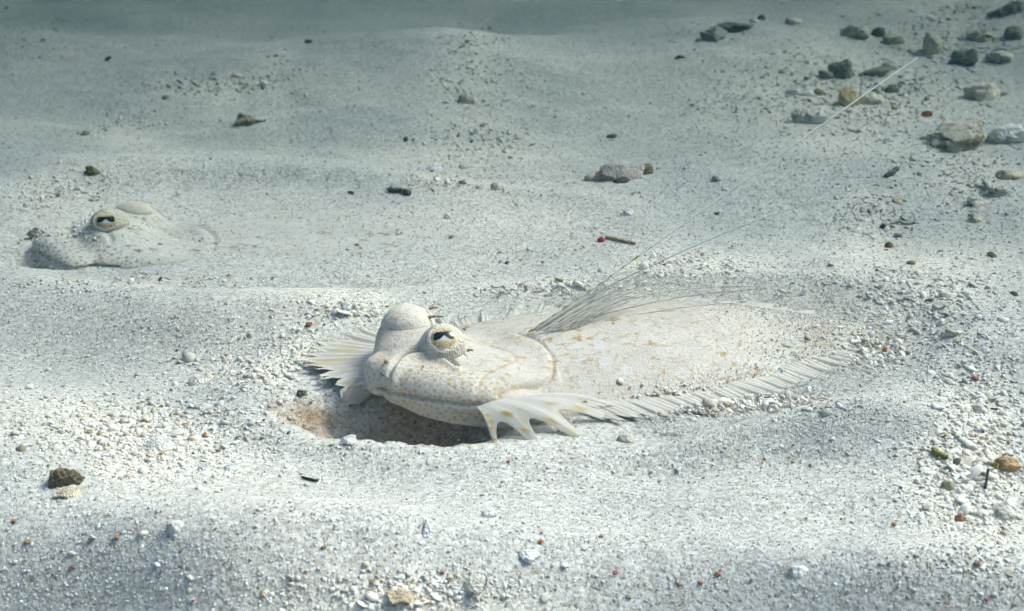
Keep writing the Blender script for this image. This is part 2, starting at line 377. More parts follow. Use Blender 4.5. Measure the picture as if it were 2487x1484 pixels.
def blobs(x, y, pts, soft=.25):
    out = np.zeros(len(x))
    for cx, cy, rx, ry in pts:
        near = (np.abs(x-cx) < rx*1.6) & (np.abs(y-cy) < ry*1.6)
        if near.any():
            i = np.where(near)[0]
            d = np.sqrt(((x[i]-cx)/rx)**2+((y[i]-cy)/ry)**2)
            out[i] = np.maximum(out[i], 1-sstep(1-soft, 1+soft, d))
    return out
def mixc(c, k, colr): return c*(1-k[:, None])+np.array(colr)[None]*k[:, None]
def skin_colors(V, far, r):
    x, y, z = V.T
    c = np.tile(np.array((.555, .510, .455) if not far else (.55, .535, .50)), (len(V), 1))
    n = fbm(x*70, y*110, 4, 61); c *= (1+.07*n)[:, None]
    c = mixc(c, sstep(.3, .9, fbm(x*28, y*40, 3, 77))*.25, (.66, .60, .53))
    # pale bluish rosettes with broken tan outlines
    ros = []
    for _ in range(150):
        ros.append((r.uniform(.045, .255), r.uniform(-.05, .07), r.uniform(.0016, .0050), r.uniform(.0014, .0038)))
    wx = x+.0009*vnoise(x*420, y*420, 5); wy = y+.0009*vnoise(x*420, y*420, 6)
    ros = [p for p in ros if ((p[0]-.135)/.122)**2+((p[1]-.012)/.058)**2 < 1]
    big = blobs(wx, wy, [(a, b_, p*1.22, q*1.22) for a, b_, p, q in ros], .12); inn = blobs(wx, wy, ros, .2)
    c = mixc(c, np.clip(big-inn, 0, 1)*sstep(-.2, .3, fbm(x*180, y*240, 2, 81))*.75, (.46, .33, .20) if not far else (.33, .29, .18))
    c = mixc(c, inn*(.5 if not far else .3)*(.4+.6*sstep(-.3, .3, vnoise(x*110, y*140, 44))), (.60, .63, .65))
    # broken brown blotches
    bl = [(r.uniform(.05, .26), r.uniform(-.045, .065), r.uniform(.0012, .0045), r.uniform(.0008, .0020)) for _ in range(150)]
    k = blobs(x+.0014*vnoise(x*500, y*700, 15), y+.0012*vnoise(x*500, y*700, 16), bl, .45)*sstep(-.25, .45, fbm(x*420, y*800, 2, 91))
    c = mixc(c, k*.9, (.40, .25, .10) if not far else (.17, .15, .06))
    # fine streaks running along the scale rows
    s = sstep(.62, .95, vnoise(x*230, y*1150, 101)*.6+vnoise(x*90, y*700, 102)*.6)*sstep(.02, .06, x)
    c = mixc(c, s*.7, (.40, .29, .18) if not far else (.33, .30, .20))
    sp = sstep(.60, .82, vnoise(x*620, y*900, 103)); c = mixc(c, sp*.6, (.38, .30, .22))
    sp = sstep(.62, .85, vnoise(x*300, y*460, 107)); c = mixc(c, sp*.5, (.42, .33, .22))
    sp = sstep(.55, .85, vnoise(x*420, y*620, 108)); c = mixc(c, sp*.45, (.66, .65, .63))
    # freckles of jaw and snout
    cand = np.where((x < .064) & (y < .004) & (y+.62*np.maximum(x-.006, 0) < -.004) & (z > .001))[0]
    r.shuffle(cand); fr = np.empty((0, 3))
    for i in cand[:6000]:
        p = V[i]
        if len(fr) == 0 or ((fr-p)**2).sum(1).min() > .0026**2: fr = np.vstack([fr, p])
    k = np.zeros(len(V))
    for p, q in zip(fr, r.uniform(.00055, .00105, len(fr))):
        d = np.sqrt(((V-p)**2).sum(1))/q; k = np.maximum(k, 1-sstep(.75, 1.3, d))
    jaw = 1-sstep(-.018, -.002, y+.62*np.maximum(x-.006, 0))
    c = mixc(c, jaw*.55, (.60, .565, .515) if not far else (.56, .54, .50))
    c = mixc(c, k*.8, (.47, .34, .16) if not far else (.20, .18, .13))
    dots2 = [(r.uniform(.005, .05), r.uniform(-.012, .03), *(r.uniform(.0006, .0011),)*2) for _ in range(110)]
    c = mixc(c, blobs(x, y, dots2, .35)*.55*(1-jaw), (.56, .42, .25))
    st = sstep(.35, .75, vnoise(x*720, (y-.5*z)*900, 131))*sstep(.09, .05, x); c = mixc(c, st*.38, (.40, .35, .28))
    # gill lines
    w = .6+.5*vnoise(x*160, y*160, 33)
    c = mixc(c, np.exp(-(poly_dist(x, y, OPERC)/.0006)**2)*np.clip(w, .2, 1)*(.8 if not far else .25), (.42, .25, .10))
    c = mixc(c, np.exp(-(poly_dist(x, y, PREOP)/.0006)**2)*np.clip(w+.1, .2, 1)*(.75 if not far else .15), (.42, .25, .10))
    c = mixc(c, np.exp(-(poly_dist(x, y, MAXILLA)/.0011)**2)*(z > .010)*.4, (.46, .42, .34))
    return c

def fringe(base, tips, nper, z_base, z_tip, colfun, wav, depth=.16, nr=9, r=None, ripple=.00018):
    """a fin: rays from base curve to tip curve, webbed, with a scalloped rim"""
    N = len(base); rows = []; cols = []
    for i in range(N):
        ph = (i % nper)/nper; tipness = abs(ph-.5)*2                     # 1 on the ray, 0 between two
        ext = 1-depth*(1-tipness)**1.5-wav[i]
        for j in range(nr):
            t = j/(nr-1)
            p = base[i]*(1-t*ext)+tips[i]*(t*ext)
            z = z_base[i]*(1-t)**1.3+z_tip[i]*(1-(1-t)**1.3)+ripple*(tipness-.5)*(.4+t)
            rows.append((p[0], p[1], z)); cols.append(colfun(i, t, tipness))
    v = np.array(rows); f = grid_faces(N, nr)
    th = .00022                                                         # give the web a thickness: mirrored under side
    v2 = v.copy(); v2[:, 2] -= th
    f2 = f[:, ::-1]+len(v)
    n = len(v); rim = []
    for i in range(N-1):
        a, b_ = i*nr+nr-1, (i+1)*nr+nr-1; rim.append((a, b_, b_+n, a+n))
    cc = np.array(cols)
    return np.vstack([v, v2]), np.vstack([f, f2, np.array(rim)[:, ::-1]]), np.vstack([cc, cc])

def tube(pts, radii, ns=6):
    pts = np.asarray(pts, float); T = np.gradient(pts, axis=0); T /= np.linalg.norm(T, axis=1)[:, None]
    up = np.array((0, 0, 1.0)); A = np.cross(T, up); A /= np.linalg.norm(A, axis=1)[:, None]+1e-12; B = np.cross(T, A)
    th = np.linspace(0, 2*PI, ns, endpoint=False)
    v = pts[:, None]+np.asarray(radii)[:, None, None]*(A[:, None]*np.cos(th)[None, :, None]+B[:, None]*np.sin(th)[None, :, None])
    f = grid_faces(len(pts), ns)
    i, j = np.meshgrid(np.arange(len(pts)-1), np.arange(ns), indexing='ij'); j2 = (j+1) % ns
    f = np.stack([i*ns+j, i*ns+j2, (i+1)*ns+j2, (i+1)*ns+j], -1).reshape(-1, 4)
    return v.reshape(-1, 3), f
def join(parts):
    V, Fc, C, o = [], [], [], 0
    for v, f, c in parts:
        V.append(v); Fc.append(np.asarray(f)+o); C.append(c); o += len(v)
    return np.vstack(V), np.vstack(Fc), np.vstack(C)

def eye_part(parent, centre, radii, gaze, r, far, pupil=True, kscale=1.0):
    g = Vector(gaze).normalized(); side = Vector((0, 0, 1)).cross(g).normalized(); up = g.cross(side)
    R = np.array([side, up, g]).T
    c = np.array(centre); rad = np.array(radii)*kscale
    nu, nv = 72, 44
    u = np.linspace(0, 2*PI, nu, endpoint=False); al = np.linspace(0.02, PI-.02, nv)
    U, A = np.meshgrid(u, al, indexing='ij')
    d = np.stack([np.sin(A)*np.cos(U), np.sin(A)*np.sin(U), np.cos(A)], -1)
    lid = .030*np.exp(-((A-.70)/.12)**2)-.03*(A < .60)                  # raised lid round a sunk opening
    ov = np.stack([d[..., 0]*1.0, d[..., 1]*.86, d[..., 2]], -1)
    kx = 1+lid+.006*vnoise(U*5, A*6, 3)*(A > .8)
    w = (d*kx[..., None]) @ R.T
    V = c+w*rad
    fr = r.random((nu, nv))
    cc = np.tile(np.array((.60, .57, .52) if not far else (.52, .50, .44)), (nu*nv, 1)).reshape(nu, nv, 3)
    rim = np.exp(-((A-.66)/.10)**2)[..., None]
    cc = cc*(1-rim*.5)+np.array((.74, .66, .50))*rim*.5
    sc = sstep(.05, .55, vnoise(U*16, A*20, 8))[..., None]*(A > .74)[..., None]
    cc = cc*(1-sc*(.55 if pupil else .22))+np.array((.40, .33, .26) if not far else (.20, .18, .12))*sc*.55
    if not pupil:
        dots = sstep(.45, .7, vnoise(U*8.2, A*11, 12))[..., None]; cc = cc*(1-dots*.7)+np.array((.52, .36, .17))*dots*.7
    f = grid_faces(nu, nv, True)
    e = link("eye", mesh_np("eye", V.reshape(-1, 3), f[:, ::-1], cc.reshape(-1, 3)), parent, M_EYESKIN if pupil else M_SKIN)
    def patch(a, b_, k):                                                # a to the side, b up, on the ball
        q = np.stack([a, b_, np.sqrt(np.clip(1-a*a-b_*b_, .01, 1))], -1)*k
        return c+(q @ R.T)*rad
    rr, th = np.meshgrid(np.linspace(0, .54, 14), np.linspace(0, 2*PI, 40, endpoint=False), indexing='ij')
    a, b_ = rr*np.cos(th)*1.05, rr*np.sin(th)*.90
    V = patch(a, b_, .985); ic = np.tile(np.array((.62, .50, .30)), (V.shape[0]*V.shape[1], 1))
    nn = vnoise(th.ravel()*9, rr.ravel()*14, 4); ic = mixc(ic, sstep(-.1, .6, nn)*.8, (.30, .17, .06))
    ic = mixc(ic, sstep(.14, -.02, b_.ravel())*sstep(-.26, -.12, b_.ravel())*sstep(.40, .20, np.abs(a.ravel()-.02))*.9, (.72, .71, .68))
    link("iris", mesh_np("iris", V.reshape(-1, 3), grid_faces(14, 40)[:, ::-1], ic), e, M_IRIS)
    s = np.linspace(-1, 1, 41); t = np.linspace(0, 1, 9)
    S, T = np.meshgrid(s, t, indexing='ij')
    wv = .44
    topb = .26-.05*(1-np.abs(S))**2+.02*S-.10*np.abs(S)**7
    bot = -.10+.17*np.clip(1-np.abs(S-.05)/.50, 0, 1)**1.2-.03*np.abs(S)+.08*np.abs(S)**7
    bb = bot*(1-T)+topb*T
    V = patch(S*wv*(1-.06*T), bb, 1.005)
    link("pupil", mesh_np("pupil", V.reshape(-1, 3), grid_faces(41, 9)), e, M_PUPIL)
    return e

def make_flounder(F, far, label):
    r = np.random.default_rng(20 if not far else 33)
    t = bpy.data.objects.new("flounder", None); col.objects.link(t); t.empty_display_size = .05
    t.location = (*F['s'], F['z0']); t.rotation_euler = (0, 0, F['yaw']); t.scale = (F['k'], F['k'], F['k']*(1 if not far else .78))
    tag(t, label, "flatfish", "flounders lying on the sand")
    low = 1.0 if far else 0.0
    V, Fc = body_mesh(low)
    link("body", mesh_np("body", V, Fc, skin_colors(V, far, r)), t, M_SKIN)
    # height of the fish's back, for the sand lying on it
    hx, hy = .0016, .0016; gx = ((V[:, 0]+.05)/hx).astype(int); gy = ((V[:, 1]+.10)/hy).astype(int)
    HM = np.full((230, 130), -9.0); np.maximum.at(HM, (gx, gy), V[:, 2])
    # fins along the rim
    ea, eb, cx, cy = .129*.92, .061*.92, .135, .012
    def el(phi): return np.stack([cx-ea*np.cos(phi), cy+eb*np.sin(phi)], -1)
    pale = np.array((.60, .565, .515))
    def run(name, ph0, ph1, nrays, wfun, sweep, spots):
        nper = 6; N = nrays*nper+1; ph = np.linspace(ph0, ph1, N); base = el(ph)
        nrm = np.stack([-np.cos(ph)*eb, np.sin(ph)*ea], -1); nrm /= np.linalg.norm(nrm, axis=1)[:, None]
        s = np.linspace(0, 1, N); w = np.array([wfun(q) for q in s]); sw = np.array([sweep(q) for q in s])
        dirn = nrm+np.stack([sw, 0*sw], -1); dirn /= np.linalg.norm(dirn, axis=1)[:, None]
        jit = np.repeat(r.uniform(-.34, .22, nrays+1)*np.where(np.arange(nrays+1) < nrays*.22*(ph0 > -1), .35, 1), nper)[:N]
        tips = base+dirn*(w*(1+jit))[:, None]
        head = np.exp(-((base[:, 0]+.005)/.052)**2)
        zb = .0040+.0075*head*(1-.5*low); zt = .0030+.0*head
        # the rim rests on whatever sand is there
        c_, s_ = math.cos(F['yaw']), math.sin(F['yaw'])
        wx = F['s'][0]+F['k']*(tips[:, 0]*c_-tips[:, 1]*s_); wy = F['s'][1]+F['k']*(tips[:, 0]*s_+tips[:, 1]*c_)
        g = (ground(wx, wy)-F['z0'])/F['k']
        zt = np.maximum(g+np.where(s > .22, .0004, .0016), -.004)+np.repeat(r.uniform(-.0010, .0008, nrays+1), nper)[:N]*(s > .2)+.004*np.exp(-((tips[:, 0]+.01)/.03)**2)*(tips[:, 1] > 0)+.0009*vnoise(s*nrays*.35, s*0, 7)-.0020*sstep(-.2, .6, vnoise(s*nrays*.14, s*0+2, 8))*(s > .25)
        rc = r.random(nrays+2)
        def cf(i, tt, tip):
            k = i//nper; c = pale*(1+.10*(rc[k]-.5))
            c = c*(1-.05*(1-tip))                                       # web a little darker than the ray
            streak = max(0, vnoise(np.array([i*.37]), np.array([tt*3.0]), 17)[0]-.25)
            c = c*(1-.35*streak)+np.array((.52, .43, .30))*.35*streak
            if spots:
                q = spots(s[i], tt, tip, k)
                c = c*(1-q)+np.array((.58, .43, .15))*q
            return (*c, 1.0 if tip > .3 else .95)
        wav = .06*np.abs(fbm(s*nrays*.22, s*0+3, 2, 19))
        v, f, cc = fringe(base, tips, nper, zb, zt, cf, wav, r=r)
        link(name, mesh_np(name, v, f, cc), t, M_FRINGE)
    rs = r.random((400, 8))
    def front_spots(s, tt, tip, k):
        if far or s > .30: return 0
        for q in range(4):
            a = rs[k, q]*.75+.25
            if rs[k, q+4] < .30 and abs(tt-a) < .06: return .7*min(1, tip+.2)
        return 0
    if not far: run("dorsal_fin", -.16, PI-.16, 84,
        lambda s: .013+.030*math.exp(-((s-.11)/.10)**2)+.014*math.sin(PI*min(1, s*.70+.05)),
        lambda s: .15+.75*s, front_spots)
    if not far: run("anal_fin", -1.25, -PI+.16, 60, lambda s: .013+.015*math.sin(PI*min(1, s*.62+.20)), lambda s: .95-.25*s, None)
    # tail
    nper = 6; nr_ = 17; N = nr_*nper+1; s = np.linspace(-1, 1, N)
    base = np.stack([.258-.004*s*s, .008+.020*s], -1)
    tips = np.stack([.258+.050*np.cos(s*.5)-.003*s*s, .004+.043*np.sin(s*.85)], -1)
    c_, s_ = math.cos(F['yaw']), math.sin(F['yaw'])
    gt = (ground(F['s'][0]+F['k']*(tips[:, 0]*c_-tips[:, 1]*s_), F['s'][1]+F['k']*(tips[:, 0]*s_+tips[:, 1]*c_))-F['z0'])/F['k']
    rc = r.random(nr_+2)
    def cf(i, tt, tip):
        c = pale*(.93+.1*rc[i//nper])*(1-.2*(1-tip)); return (*c, 1.0 if tip > .4 else .95)
    v, f, cc = fringe(base, tips, nper, np.full(N, -.0002), gt-.0026+.0016*vnoise(s*5, s*0, 5)+.0008*vnoise(s*17, s*0, 6), cf, .08*np.abs(vnoise(s*8, s*0, 6)), depth=.22)
    if not far: link("tail_fin", mesh_np("tail_fin", v, f, cc), t, M_FRINGE)
    # eyes
    if not far:
        gz = (.10, -.62, .78); c_, s_ = math.cos(-F['yaw']), math.sin(-F['yaw'])
        gl = (gz[0]*c_-gz[1]*s_, gz[0]*s_+gz[1]*c_, gz[2])
        eye_part(t, (*EYE_LOW, .0262), (.0118, .0112, .0118), gl, r, far)
        eye_part(t, (EYE_UP[0]+.001, EYE_UP[1], .0268), (.0140, .0130, .0110), (.55, .62, .60), r, far, pupil=False)
        tn = []
        for (x, y, z, dx, dy, L) in ((.0375, .0165, .036, .0045, -.001, 1), (.0365, .0125, .033, .006, -.002, 1.2), (.051, -.006, .033, .004, .002, .8), (.0505, -.016, .026, .004, -.001, .7)):
            p = np.array([(x, y, z), (x+dx*.5*L, y+dy*.5, z+.0006), (x+dx*L, y+dy, z+.0004*L)]); pp = spline(p, 14)
            v, f = tube(pp, np.linspace(.0009, .0004, len(pp)), 6)
            band = (np.arange(len(pp)) % 5 < 2); c = np.where(np.repeat(band, 6)[:, None], np.array((.36, .22, .08)), np.array((.33, .30, .24)))
            tn.append((v, f, c))
        v, f, c = join(tn); link("eye_tentacles", mesh_np("eye_tentacles", v, f, c), t, M_RAY)
    else:
        gl = (.05, -.80, .58)
        eye_part(t, (EYE_LOW[0]-.001, EYE_LOW[1], .0280), (.0125, .0112, .0118), gl, r, far, kscale=.86)
        eye_part(t, (EYE_UP[0]+.018, EYE_UP[1]-.002, .0244), (.0150, .0112, .0105), (.2, .72, .60), r, far, pupil=False, kscale=.72)
    t['_'] = 0; del t['_']
    return t, HM

def local_pt(F, w):
    a, c = to_local(F, w[0], w[1]); return np.array([a, c, (w[2]-F['z0'])/F['k']])

near_fish, HM_N = make_flounder(NEAR, False, "cream flounder in front, its head raised over a hollow, long pectoral rays streaming back")
far_fish, HM_F = make_flounder(FAR, True, "grey flounder behind at left, almost buried, only eyes and mouth clear of sand")

# pelvic fin fanned on the sand below the near fish's throat
L = lambda u, v, z: local_pt(NEAR, P(u, v, z))
def pelvic(name, base_px, tip_px, bulge, spots, nper=16):
    nb = len(tip_px)-1; N = nb*nper+1
    base = spline([L(*p) for p in base_px], 60); tip = np.array([L(*p) for p in tip_px])
    nr = 16; rows, cols_ = [], []
    for i in range(N):
        q = i/(N-1); b0 = base[min(len(base)-1, int(q*(len(base)-1)))]
        k = min(nb-1, i//nper); ph = (i-k*nper)/nper
        tp = tip[k]*(1-ph)+tip[k+1]*ph
        notch = max(0, (math.sin(PI*ph)-.42)/.58)**.6
        for j in range(nr):
            t = j/(nr-1)*(1-.40*notch)
            p = b0*(1-t)+tp*t
            p = p+np.array((0, 0, bulge*math.sin(PI*min(1, t))+.0002*(math.cos(2*PI*ph))*t))
            rows.append(p); tipn = abs(ph-.5)*2
            c = np.array((.76, .74, .70))*(.93+.07*tipn)*(1-.10*max(0, math.cos(2*PI*ph*3))**4)
            for (sq, st, sr, colr) in spots:
                d = math.hypot((q-sq)*nb*.9, (t-st)*2.2)/(sr*.55)
                w = max(0, min(1, (1.25-d)/.5)); c = c*(1-w*.85)+np.array(colr)*w*.85
            cols_.append((*c, .86-.30*notch*(j/(nr-1))))
    v = np.array(rows); f = grid_faces(N, nr); v2 = v.copy(); v2[:, 2] -= .00025; n = len(v)
    rim = [((i)*nr+nr-1, (i+1)*nr+nr-1, (i+1)*nr+nr-1+n, i*nr+nr-1+n) for i in range(N-1)]
    rim += [(j, j+1, j+1+n, j+n) for j in range(nr-1)]
    cc = np.array(cols_)
    link(name, mesh_np(name, np.vstack([v, v2]), np.vstack([f, f[:, ::-1]+n, np.array(rim)]), np.vstack([cc, cc])), near_fish, M_FIN)
YE = (.60, .42, .10)
pelvic("pelvic_fin", [(1158, 988, .011), (1195, 975, .013), (1245, 965, .013), (1300, 958, .012)],
       [(1196, 1078, -.0005), (1297, 1074, 0.0), (1405, 1062, .0005), (1478, 1016, .001), (1500, 985, .003)], .0035,
       [(.03, .25, .16, YE), (.04, .42, .18, YE), (.04, .58, .2, YE), (.03, .74, .16, YE), (.02, .93, .2, (.7, .52, .12)), (.24, .45, .34, (.46, .32, .05)), (.25, .82, .18, YE),
        (.40, .38, .15, YE), (.47, .70, .2, YE), (.50, .9, .16, (.66, .55, .25)), (.66, .45, .18, YE), (.72, .70, .2, YE), (.30, .62, .12, YE)])
pelvic("pelvic_fin", [(905, 915, .012), (900, 925, .011), (896, 935, .010), (892, 945, .009)],
       [(862, 918, .008), (838, 946, .002), (866, 950, .001)], .001, [(.3, .6, .3, (.75, .55, .08)), (.6, .8, .3, (.7, .5, .1)), (.8, .4, .25, YE)])

# raised pectoral fin with trailing filaments, and their shadows as dark strands
def pect():
    parts = []
    b0, b1 = L(1284, 806, .0225), L(1395, 800, .0215)
    T = lambda u, v, t: local_pt(NEAR, Pt(u, v, t))
    lead = [b0, T(1420, 715, .640), T(1560, 615, .645), T(1800, 445, .650), T(2050, 265, .655), T(2229, 140, .66)]
    sec = [b0*.85+b1*.15, T(1420, 728, .645), T(1560, 655, .65), T(1800, 550, .66), T(2000, 482, .67), T(2172, 434, .68)]
    ends = [(1560, 640, .650), (1590, 655, .652), (1600, 665, .655), (1600, 678, .658), (1580, 690, .66), (1620, 690, .665), (1560, 718, .665), (1530, 732, .662), (1490, 748, .658)]
    rays = []
    for k in range(9):
        q = .08+.92*k/8; b_ = b0*(1-q)+b1*q; e = T(*ends[k]); mid = (b_*.5+e*.5)+np.array((0, 0, .004*(1-q)))
        rays.append(spline([b_, mid, e], 40))
    for k, pts in enumerate(rays):
        n = len(pts); v, f = tube(pts, np.linspace(.00032, .00014, n), 5)
        i = np.repeat(np.arange(n), 5); ph = (i+k*2) % 5
        wob = np.where(ph < 2, 0, 1)[:, None]
        c = np.where(wob == 0, np.array((.50, .47, .35)), np.array((.86, .85, .82))); fade = sstep(.45, .9, i/n)[:, None]
        c = c*(1-fade)+np.array((.66, .65, .61))*fade
        parts.append((v, f, np.hstack([c, np.ones((len(c), 1))])))
    for k in range(8):                                                   # web
        a, b_ = rays[k], rays[k+1]; nst = 28; rows = []
        for i in range(nst):
            for j in range(5):
                q = j/4; p = a[i]*(1-q)+b_[i]*q; rows.append(p+np.array((0, 0, .0004*math.sin(PI*q))))
        v = np.array(rows); f = grid_faces(nst, 5)
        chk = sstep(.1, .3, vnoise(np.repeat(np.arange(nst), 5)*.55, np.tile(np.arange(5), nst)*.9+k*4, 5))[:, None]
        c = np.array((.84, .83, .79))*(1-chk*.6)+np.array((.40, .37, .25))*chk*.65
        al = .42*(1-sstep(9, 28, np.repeat(np.arange(nst), 5)))[:, None]+.14
        parts.append((v, f, np.hstack([c, al])))
    v, f, c = join(parts)
    fin = link("pectoral_fin", mesh_np("pectoral_fin", v, f, c), near_fish, M_WEB)
    def strand(pts, r0, r1, band, ca, cb):
        p = spline(pts, 160); n = len(p); v, f = tube(p, np.linspace(r0, r1, n), 5); i = np.repeat(np.arange(n), 5)
        on = ((i*band).astype(int) % 3 == 0) & (i < n*.42)
        c = np.where(on[:, None], np.array(cb), np.array(ca)); link("filament_or_shadow", mesh_np("filament_or_shadow", v, f, c), fin, M_RAY)
    strand(lead, .00055, .00032, .45, (.74, .74, .71), (.38, .34, .14))
    strand(sec, .00042, .00022, .4, (.50, .50, .48), (.48, .42, .2))
    G = (.44, .44, .42); DK = (.32, .32, .31)
    strand([T(1440, 755, .655), T(1560, 712, .67), T(1680, 680, .685), T(1790, 652, .70)], .00026, .00014, .3, (.52, .52, .50), G)
    strand([T(1400, 772, .652), T(1490, 738, .668), T(1590, 712, .688), T(1740, 697, .70), T(1880, 697, .705)], .00034, .00018, .3, (.46, .46, .44), DK)  # from here on: ray shadows on the back, built as dark strands
    strand([T(1440, 770, .655), T(1540, 745, .667), T(1680, 718, .685), T(1860, 700, .70)], .00032, .00018, .3, (.30, .28, .24), (.36, .22, .08))
    strand([T(1460, 782, .652), T(1560, 762, .662), T(1700, 742, .675), T(1800, 735, .682)], .00028, .00016, .3, (.42, .40, .36), (.40, .28, .12))
pect()

# ------------------------------------------------------------------ loose grains: what nobody could count
OCT_V = np.array([(1, 0, 0), (-1, 0, 0), (0, 1, 0), (0, -1, 0), (0, 0, 1), (0, 0, -1)], float)
OCT_F = np.array([(0, 2, 4), (2, 1, 4), (1, 3, 4), (3, 0, 4), (2, 0, 5), (1, 2, 5), (3, 1, 5), (0, 3, 5)])
bm = bmesh.new(); bmesh.ops.create_icosphere(bm, subdivisions=1, radius=1)
ICO_V = np.array([v.co[:] for v in bm.verts]); ICO_F = np.array([[v.index for v in f.verts] for f in bm.faces]); bm.free()
bm = bmesh.new(); bmesh.ops.create_icosphere(bm, subdivisions=2, radius=1)
IC2_V = np.array([v.co[:] for v in bm.verts]); IC2_F = np.array([[v.index for v in f.verts] for f in bm.faces]); bm.free()
PAL = np.array([(.74, .73, .71), (.68, .66, .62), (.80, .80, .79), (.60, .57, .52), (.62, .55, .46), (.50, .47, .42), (.40, .30, .18), (.30, .25, .19), (.42, .16, .10), (.12, .11, .10)])
PALP = np.array([.29, .25, .18, .13, .080, .035, .013, .010, .004, .005])
def fish_lift(x, y, z):
    """grains that fall on a fish lie on its back; returns z and a keep probability"""
    keep = np.ones(len(x))
    for F, HM, far in ((NEAR, HM_N, False), (FAR, HM_F, True)):
        a, c = to_local(F, x, y); i = ((a+.05)/.0016).astype(int); j = ((c+.10)/.0016).astype(int)
        ok = (i >= 0) & (i < 230) & (j >= 0) & (j < 130)
        h = np.full(len(x), -9.0); h[ok] = HM[i[ok], j[ok]]
        kz = F['k']*(.78 if far else 1)
        q = np.sqrt(((a-.135)/.129)**2+((c-.012)/.061)**2)
        on = (h > -8); top = F['z0']+h*kz
        z = np.where(on & (top > z), top, z)
        if far: pr = np.clip(.58+.15*sstep(.06, .14, a)+.35*sstep(.17, .24, a)+.6*sstep(.75, 1.0, q)*sstep(.03, .08, a), 0, 1)
        else: pr = np.clip(.02+.70*sstep(.74, .98, q)*sstep(.10, .15, a)+.50*sstep(.18, .25, a), 0, 1)
        keep = np.where(on, pr, keep)
        # on the fringing fins
        q2 = np.sqrt(((a-.135)/.168)**2+((c-.012)/.093)**2)
        fr = (~on) & (q2 < 1)
        keep = np.where(fr, np.where(a < .05, .22, .95), keep)
        z = np.where(fr, z+.0022, z)
        if not far:                                                     # the spread pelvic fin stays clean
            clean = (a > .035) & (a < .125) & (c < -.040) & (c > -.085)
            keep = np.where(clean & fr, .12, keep)
    return z, keep
def grains(name, n, sfun, TV, TF, flat, label, cat, prob, seed, coarse_only, box=None):
    g = np.random.default_rng(seed)
    u = g.uniform(-350, W0+350, n); v = g.uniform(-120, H0+120, n)
    if box: u = g.uniform(box[0], box[1], n); v = g.uniform(box[2], box[3], n)
    w = coarse(u, v); patch = .5+.5*np.clip(fbm(u*.004, v*.010, 3, 71), -1, 1)
    if coarse_only: k = g.random(n) < np.clip(w+.09*patch, 0, 1)
    else: k = g.random(n) < .55+.45*patch
    u, v, w = u[k], v[k], w[k]
    p, t = hit(u, v)
    x, y, z = p; z = ground(x, y)
    z, keep = fish_lift(x, y, z); k = (g.random(len(x)) < keep) & (y < 3.5)
    x, y, z, t, w = x[k], y[k], z[k], t[k], w[k]; n = len(x)
    s = sfun(g, n, w)*np.clip(t/.62, .8, 1.6)**.7
    sc = np.stack([s*g.uniform(.7, 1.35, n), s*g.uniform(.6, 1.1, n), s*g.uniform(*flat, n)], -1)
    k1 = g.normal(0, 1.6, (n, 1, 3)); k2 = g.normal(0, 2.6, (n, 1, 3)); f0 = g.uniform(0, 6.28, (n, 1, 2))
    lump = 1+.17*np.sin((TV[None]*k1).sum(-1)+f0[..., 0])+.12*np.sin((TV[None]*k2).sum(-1)+f0[..., 1])+g.uniform(-.12, .12, (n, len(TV)))*(len(TV) < 20)
    M = TV[None]*sc[:, None]*lump[..., None]
    ang = g.uniform(0, 2*PI, n); tx = g.normal(0, .35, n); ty = g.normal(0, .35, n)
    ca, sa = np.cos(ang)[:, None], np.sin(ang)[:, None]
    X_, Y_, Z_ = M[..., 0], M[..., 1], M[..., 2]
    X2 = X_*ca-Y_*sa; Y2 = X_*sa+Y_*ca
    Z2 = Z_+X2*np.sin(tx)[:, None]+Y2*np.sin(ty)[:, None]
    V = np.stack([X2+x[:, None], Y2+y[:, None], Z2+z[:, None]+(sc[:, 2]*.35)[:, None]], -1)
    F = (TF[None]+(np.arange(n)*len(TV))[:, None, None])
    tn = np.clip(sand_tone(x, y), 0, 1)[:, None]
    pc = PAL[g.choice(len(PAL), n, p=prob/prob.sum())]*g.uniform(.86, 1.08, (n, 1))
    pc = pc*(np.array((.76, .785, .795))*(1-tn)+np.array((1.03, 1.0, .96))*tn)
    pc = pc*(1-np.clip(hollow(x, y), 0, 1)[:, None]*np.array((.24, .44, .60)))    # brown shade under the head, painted into the grain colour
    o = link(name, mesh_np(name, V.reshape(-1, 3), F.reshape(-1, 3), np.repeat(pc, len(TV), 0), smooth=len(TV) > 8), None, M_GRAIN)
    return tag(o, label, cat, None, "stuff")
grains("sand_grains", 150000, lambda g, n, w: .00040*np.exp(g.normal(0, .36, n)), OCT_V, OCT_F, (.5, .9),
       "fine pale sand grains lying all over the sea floor", "sand grains", PALP, 3, False)
grains("sand_dusting", 40000, lambda g, n, w: .00040*np.exp(g.normal(0, .38, n)), OCT_V, OCT_F, (.3, .55),
       "loose sand lying over the hind fins and tail of the near flounder", "sand grains", PALP*np.array([1, 1, 1, 1, .7, .4, .2, .2, .2, .1]), 9, False, (1330, 2280, 660, 1060))
grains("shell_gravel", 95000, lambda g, n, w: .00062*np.exp(g.normal(.0, .40, n))*(1+.75*np.clip(w, 0, 1)), ICO_V, ICO_F, (.35, .75),
       "coarse white and tan shell gravel in drifts on the sand", "shell gravel", PALP*np.array([1, 1, 1.3, 1, 1.2, 1.2, 1.3, 1, 1, .7]), 4, True)
grains("shell_rubble", 16000, lambda g, n, w: .0011*np.exp(g.normal(.0, .38, n))*(.65+.75*np.clip(w, 0, 1)), IC2_V, IC2_F, (.25, .6),
       "rounded bits of broken white shell strewn through the gravel", "shell rubble", PALP*np.array([1.5, 1.2, 2.0, 1, .9, .7, .7, .4, .5, .3]), 6, True)

